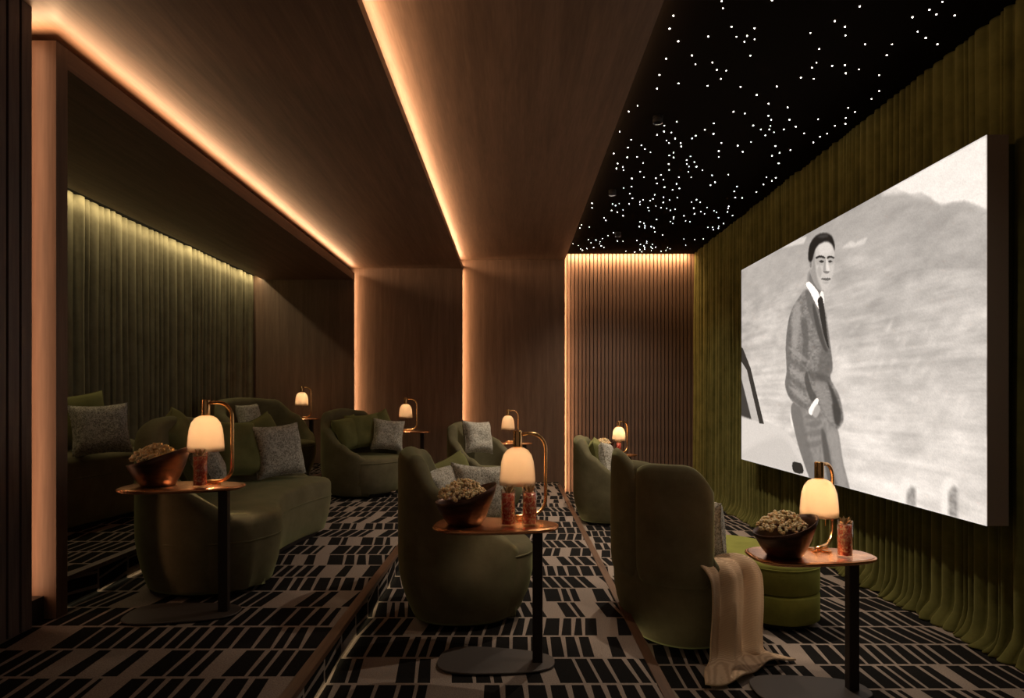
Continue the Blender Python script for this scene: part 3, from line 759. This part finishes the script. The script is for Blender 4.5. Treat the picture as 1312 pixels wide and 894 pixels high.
# ------------------------------------------------------------------ popcorn bowls
def make_bowl(label, loc, rz):
    t = thing('popcorn_bowl', label, 'bowl', loc, rz, 'bronze popcorn bowls')
    prof = [(.0, 0), (.070, 0), (.076, .004), (.098, .04), (.116, .085), (.129, .125), (.136, .155), (.132, .156), (.123, .125), (.110, .085), (.091, .042), (.062, .012), (0, .010)]
    def fn(p, a, r, z):
        k = max(0, z/.155)**1.4
        lift = (.042*math.cos(a)+.006*math.cos(2*a)-.018)*k
        return Vector((p.x*(1+.06*k*max(0, math.cos(a))), p.y, z+lift))
    lathe('body', prof, M_BOWL, t, 44, fn=fn)
    return t
def make_corn(label, loc, rz):
    r = random.Random(5); bm = bmesh.new()
    for k in range(240):
        q = math.sqrt(r.random()); a = r.uniform(0, 2*PI)
        x, y = -.014+.106*q*math.cos(a), .094*q*math.sin(a)
        z = .128+.062*(1-q*q)+.22*max(-.06, min(.06, x))*.4+r.uniform(-.004, .010)
        for j in range(3):
            d = Vector((r.uniform(-1, 1), r.uniform(-1, 1), r.uniform(-.5, 1)))*.0065
            bmesh.ops.create_icosphere(bm, subdivisions=1, radius=r.uniform(.0055, .0085), matrix=Matrix.Translation(Vector((x, y, z))+d))
    me = bpy.data.meshes.new('popcorn'); bm.to_mesh(me); bm.free(); me.materials.append(M_CORN)
    me.polygons.foreach_set('use_smooth', [True]*len(me.polygons))
    o = bpy.data.objects.new('popcorn', me); COL.objects.link(o); o.location = loc; o.rotation_euler = (0, 0, rz)
    return tag(o, label, 'popcorn', 'heaps of popcorn', 'stuff')
b1 = (1.228, 2.965, TOP_H); b2 = (-.215, 2.955, Z1+TOP_H); b3 = (-1.715, 3.17, Z2+TOP_H); b4 = (1.13, 8.16, TOP_H)
bw0 = make_bowl('dark bronze popcorn bowl on the front row table beside the screen', b1, 0)
cn0 = make_corn('popcorn heaped in the bowl on the front row table', b1, 0)
for b_, rz, w1 in ((b2, .12, 'middle row table with two drinks'), (b3, .05, 'back row table by the curved sofa'), (b4, .2, 'far table in front of the slatted wall')):
    dup(bw0, b_, rz, 'dark bronze popcorn bowl on the '+w1)
    c = cn0.copy(); COL.objects.link(c); c.location = b_; c.rotation_euler = (0, 0, rz); c['label'] = 'popcorn heaped in the bowl on the '+w1

# ------------------------------------------------------------------ drinks
def make_drink(label, loc, rz=0):
    t = thing('drink_glass', label, 'drink', loc, rz, 'tall red drinks')
    lathe('tumbler', [(0, 0), (.030, 0), (.0325, .003), (.0325, .165), (.0305, .165), (.0300, .012), (0, .011)], M_GLASS, t, 20)
    lathe('drink', [(0, .013), (.0292, .013), (.0295, .146), (0, .147)], M_DRINK, t, 20)
    V = []; Fc = []
    for k in range(6):
        a = 2*PI*k/6+.3; b = len(V); o = Vector((.010*math.cos(a), .010*math.sin(a), .148)); d = Vector((math.cos(a)*.016, math.sin(a)*.016, .034))
        s = Vector((-math.sin(a), math.cos(a), 0))*.007
        V += [o-s*.5, o+s*.5, o+d*.6+s, o+d, o+d*.6-s]; Fc.append(tuple(range(b, b+5)))
    g = mk('garnish', V, Fc, M_GARNISH, t, False); md = g.modifiers.new('thickness', 'SOLIDIFY'); md.thickness = .0016
    return t
dr0 = make_drink('tall red drink in a cut glass on the front row table', (1.487, 2.935, TOP_H))
dup(dr0, (-.020, 2.905, Z1+TOP_H), .4, 'left one of the two red drinks on the middle row table')
dup(dr0, (.075, 2.92, Z1+TOP_H), 1.0, 'right one of the two red drinks on the middle row table')
dup(dr0, (-1.480, 3.105, Z2+TOP_H), .7, 'red drink under the lamp on the back row table')
dup(dr0, (1.31, 8.10, TOP_H), .2, 'far red drink under the lamp before the slatted wall')

# ------------------------------------------------------------------ cushions
def make_cushion(label, loc, face, tilt, size, m, roll=0, thick=.085, group='scatter cushions'):
    """face: yaw the cushion front looks along; tilt: leaning back; loc = centre"""
    n = 17; V = []
    for s in (1, -1):
        for i in range(n):
            for j in range(n):
                u, v = -1+2*i/(n-1), -1+2*j/(n-1)
                pin = 1-.10*(1-u*u)*(abs(v)**3)-.0; pin2 = 1-.10*(1-v*v)*(abs(u)**3)
                k = max(0, (1-u**4)*(1-v**4))**.5
                w = .006*noise.noise(Vector((u*2+loc[0]*7, v*2, s)))
                V.append((s*(thick*k+.003)+w*k*2, u*size/2*pin2, v*size/2*pin))
    Fc = []; nn = n*n
    for i in range(n-1):
        for j in range(n-1):
            a = i*n+j; q = (a, a+1, a+n+1, a+n); Fc.append(q); Fc.append(tuple(nn+x for x in reversed(q)))
    rim = [i*n for i in range(n)]+[(n-1)*n+j for j in range(1, n)]+[i*n+n-1 for i in range(n-2, -1, -1)]+[j for j in range(n-2, 0, -1)]
    for a, b in zip(rim, rim[1:]+rim[:1]): Fc.append((a, b, nn+b, nn+a))
    o = mk('cushion', V, Fc, m)
    ring('piping', [V[k]*.5+V[nn+k]*.5 for k in rim] if isinstance(V[0], Vector) else [tuple((p+q)/2 for p, q in zip(V[k], V[nn+k])) for k in rim], .0045, m, o)
    o.rotation_mode = 'XYZ'
    R = Matrix.Rotation(face, 4, 'Z') @ Matrix.Rotation(-tilt, 4, 'Y') @ Matrix.Rotation(roll, 4, 'X')
    o.matrix_world = Matrix.Translation(loc) @ R
    return tag(o, label, 'cushion', group)
D = math.radians
# big sofa
make_cushion('grey woven cushion upright at the far end of the big curved sofa', at(356, 577, 4.95), D(-42), D(14), .40, M_PATTERN, D(3))
make_cushion('large olive cushion between the left lamp and the grey woven cushion', at(299, 575, 4.72), D(-25), D(20), .43, M_OLIVEP, D(-4), .10)
make_cushion('small olive cushion corner peeping up behind the grey woven cushion', at(334, 563, 5.16), D(-30), D(16), .36, M_OLIVEP, D(18))
make_cushion('olive cushion leaning at the near back of the big sofa behind the popcorn', at(232, 572, 4.1), D(10), D(20), .40, M_OLIVEP, D(22))
make_cushion('grey woven cushion partly hidden behind the left red drink', at(264, 592, 4.15), D(20), D(26), .34, M_PATTERN, D(10))
# alcove
make_cushion('grey woven cushion on the alcove sofa beside the column', at(129, 550, 4.55), D(-50), D(16), .36, M_PATTERN, D(3))
make_cushion('olive cushion behind the grey one on the alcove sofa', at(100, 540, 4.75), D(-40), D(18), .42, M_OLIVEP, D(8))
make_cushion('small grey woven cushion in the alcove armchair', at(319, 533, 7.12), D(-35), D(18), .26, M_PATTERN, D(4))
# middle armchair
make_cushion('grey woven cushion in the middle row armchair, left above the popcorn', (-.41, 3.83, Z1+.62), D(-20), D(16), .36, M_PATTERN, D(8))
make_cushion('olive cushion in the middle row armchair', (-.37, 3.97, Z1+.66), D(-45), D(18), .36, M_OLIVEP, D(15))
make_cushion('grey woven cushion on the right of the middle row armchair', (-.20, 3.93, Z1+.62), D(-65), D(16), .36, M_PATTERN, D(-6))
# far back row armchair
make_cushion('dark olive cushion at the left in the far back row armchair', at(446, 555, 7.0), D(-30), D(16), .36, M_OLIVEP, D(10))
make_cushion('olive cushion in the middle of the far back row armchair', at(466, 552, 7.12), D(-60), D(16), .38, M_OLIVEP, D(4))
make_cushion('olive cushion with raised corner in the far back row armchair', at(485, 550, 7.24), D(-75), D(16), .36, M_OLIVEP, D(26))
make_cushion('grey woven cushion at the right in the far back row armchair', at(497, 557, 7.12), D(-75), D(14), .34, M_PATTERN, D(-6))
# far middle row, far front row, near front row
make_cushion('grey woven cushion in the far middle row armchair', at(612, 560, 7.15), D(-50), D(16), .36, M_PATTERN, D(-4))
make_cushion('green cushion in the far front row armchair', at(765, 585, 7.05), D(-10), D(12), .38, M_OLIVEP, D(4), .07)
make_cushion('pale woven cushion in the far front row armchair', at(778, 588, 7.0), D(-14), D(14), .36, M_PATTERN, D(-6))
make_cushion('grey woven cushion edge showing behind the wing of the front armchair', (1.07, 3.80, .60), D(35), D(14), .36, M_PATTERN, D(5))

# ------------------------------------------------------------------ throw over the arm of the front armchair
def throw():
    # path in the plane across the arm: (distance outwards from chair centre, height); the cloth hangs outside and spreads on the floor
    prof = smoothpath([(.17, .455), (.23, .475), (.29, .488), (.35, .482), (.388, .44), (.40, .36), (.40, .25), (.395, .13), (.405, .055), (.44, .022), (.51, .016), (.60, .014)], 46)
    nw = 40; V = []
    for i, (d, z) in enumerate(prof):
        s = i/45
        for j in range(nw):
            w = j/(nw-1); c = w-.5
            wid = .33+.04*s+(.26*max(0, (s-.74)/.26)**1.2)
            x = -.03+c*wid+.03*math.sin(3*s)-.10*max(0, s-.7)
            fold = .022*math.sin(w*14+2.6*s)+.011*math.sin(w*29+1+3*s)
            k = min(1, max(0, (s-.18)/.2)); onf = max(0, (s-.76)/.24)
            dd = d+(fold*k+.020*k)*(1-onf)+.05*math.sin(w*5+.6)*onf
            zz = z+fold*.4*(1-k)+onf*(.010*math.sin(w*15+s*9)+.012)+.01*(1-k)*math.sin(w*9)
            V.append((x, -dd, max(.008, zz)))
    o = mk('throw_blanket', V, grid_faces(len(prof), nw, False), M_THROW)
    md = o.modifiers.new('thickness', 'SOLIDIFY'); md.thickness = .008; md.offset = 1
    o.location = (.965, 3.73, 0); o.rotation_euler = (0, 0, D(24))
    return tag(o, 'tan knitted throw draped over the arm of the front armchair, pooling on the carpet', 'blanket')
throw()
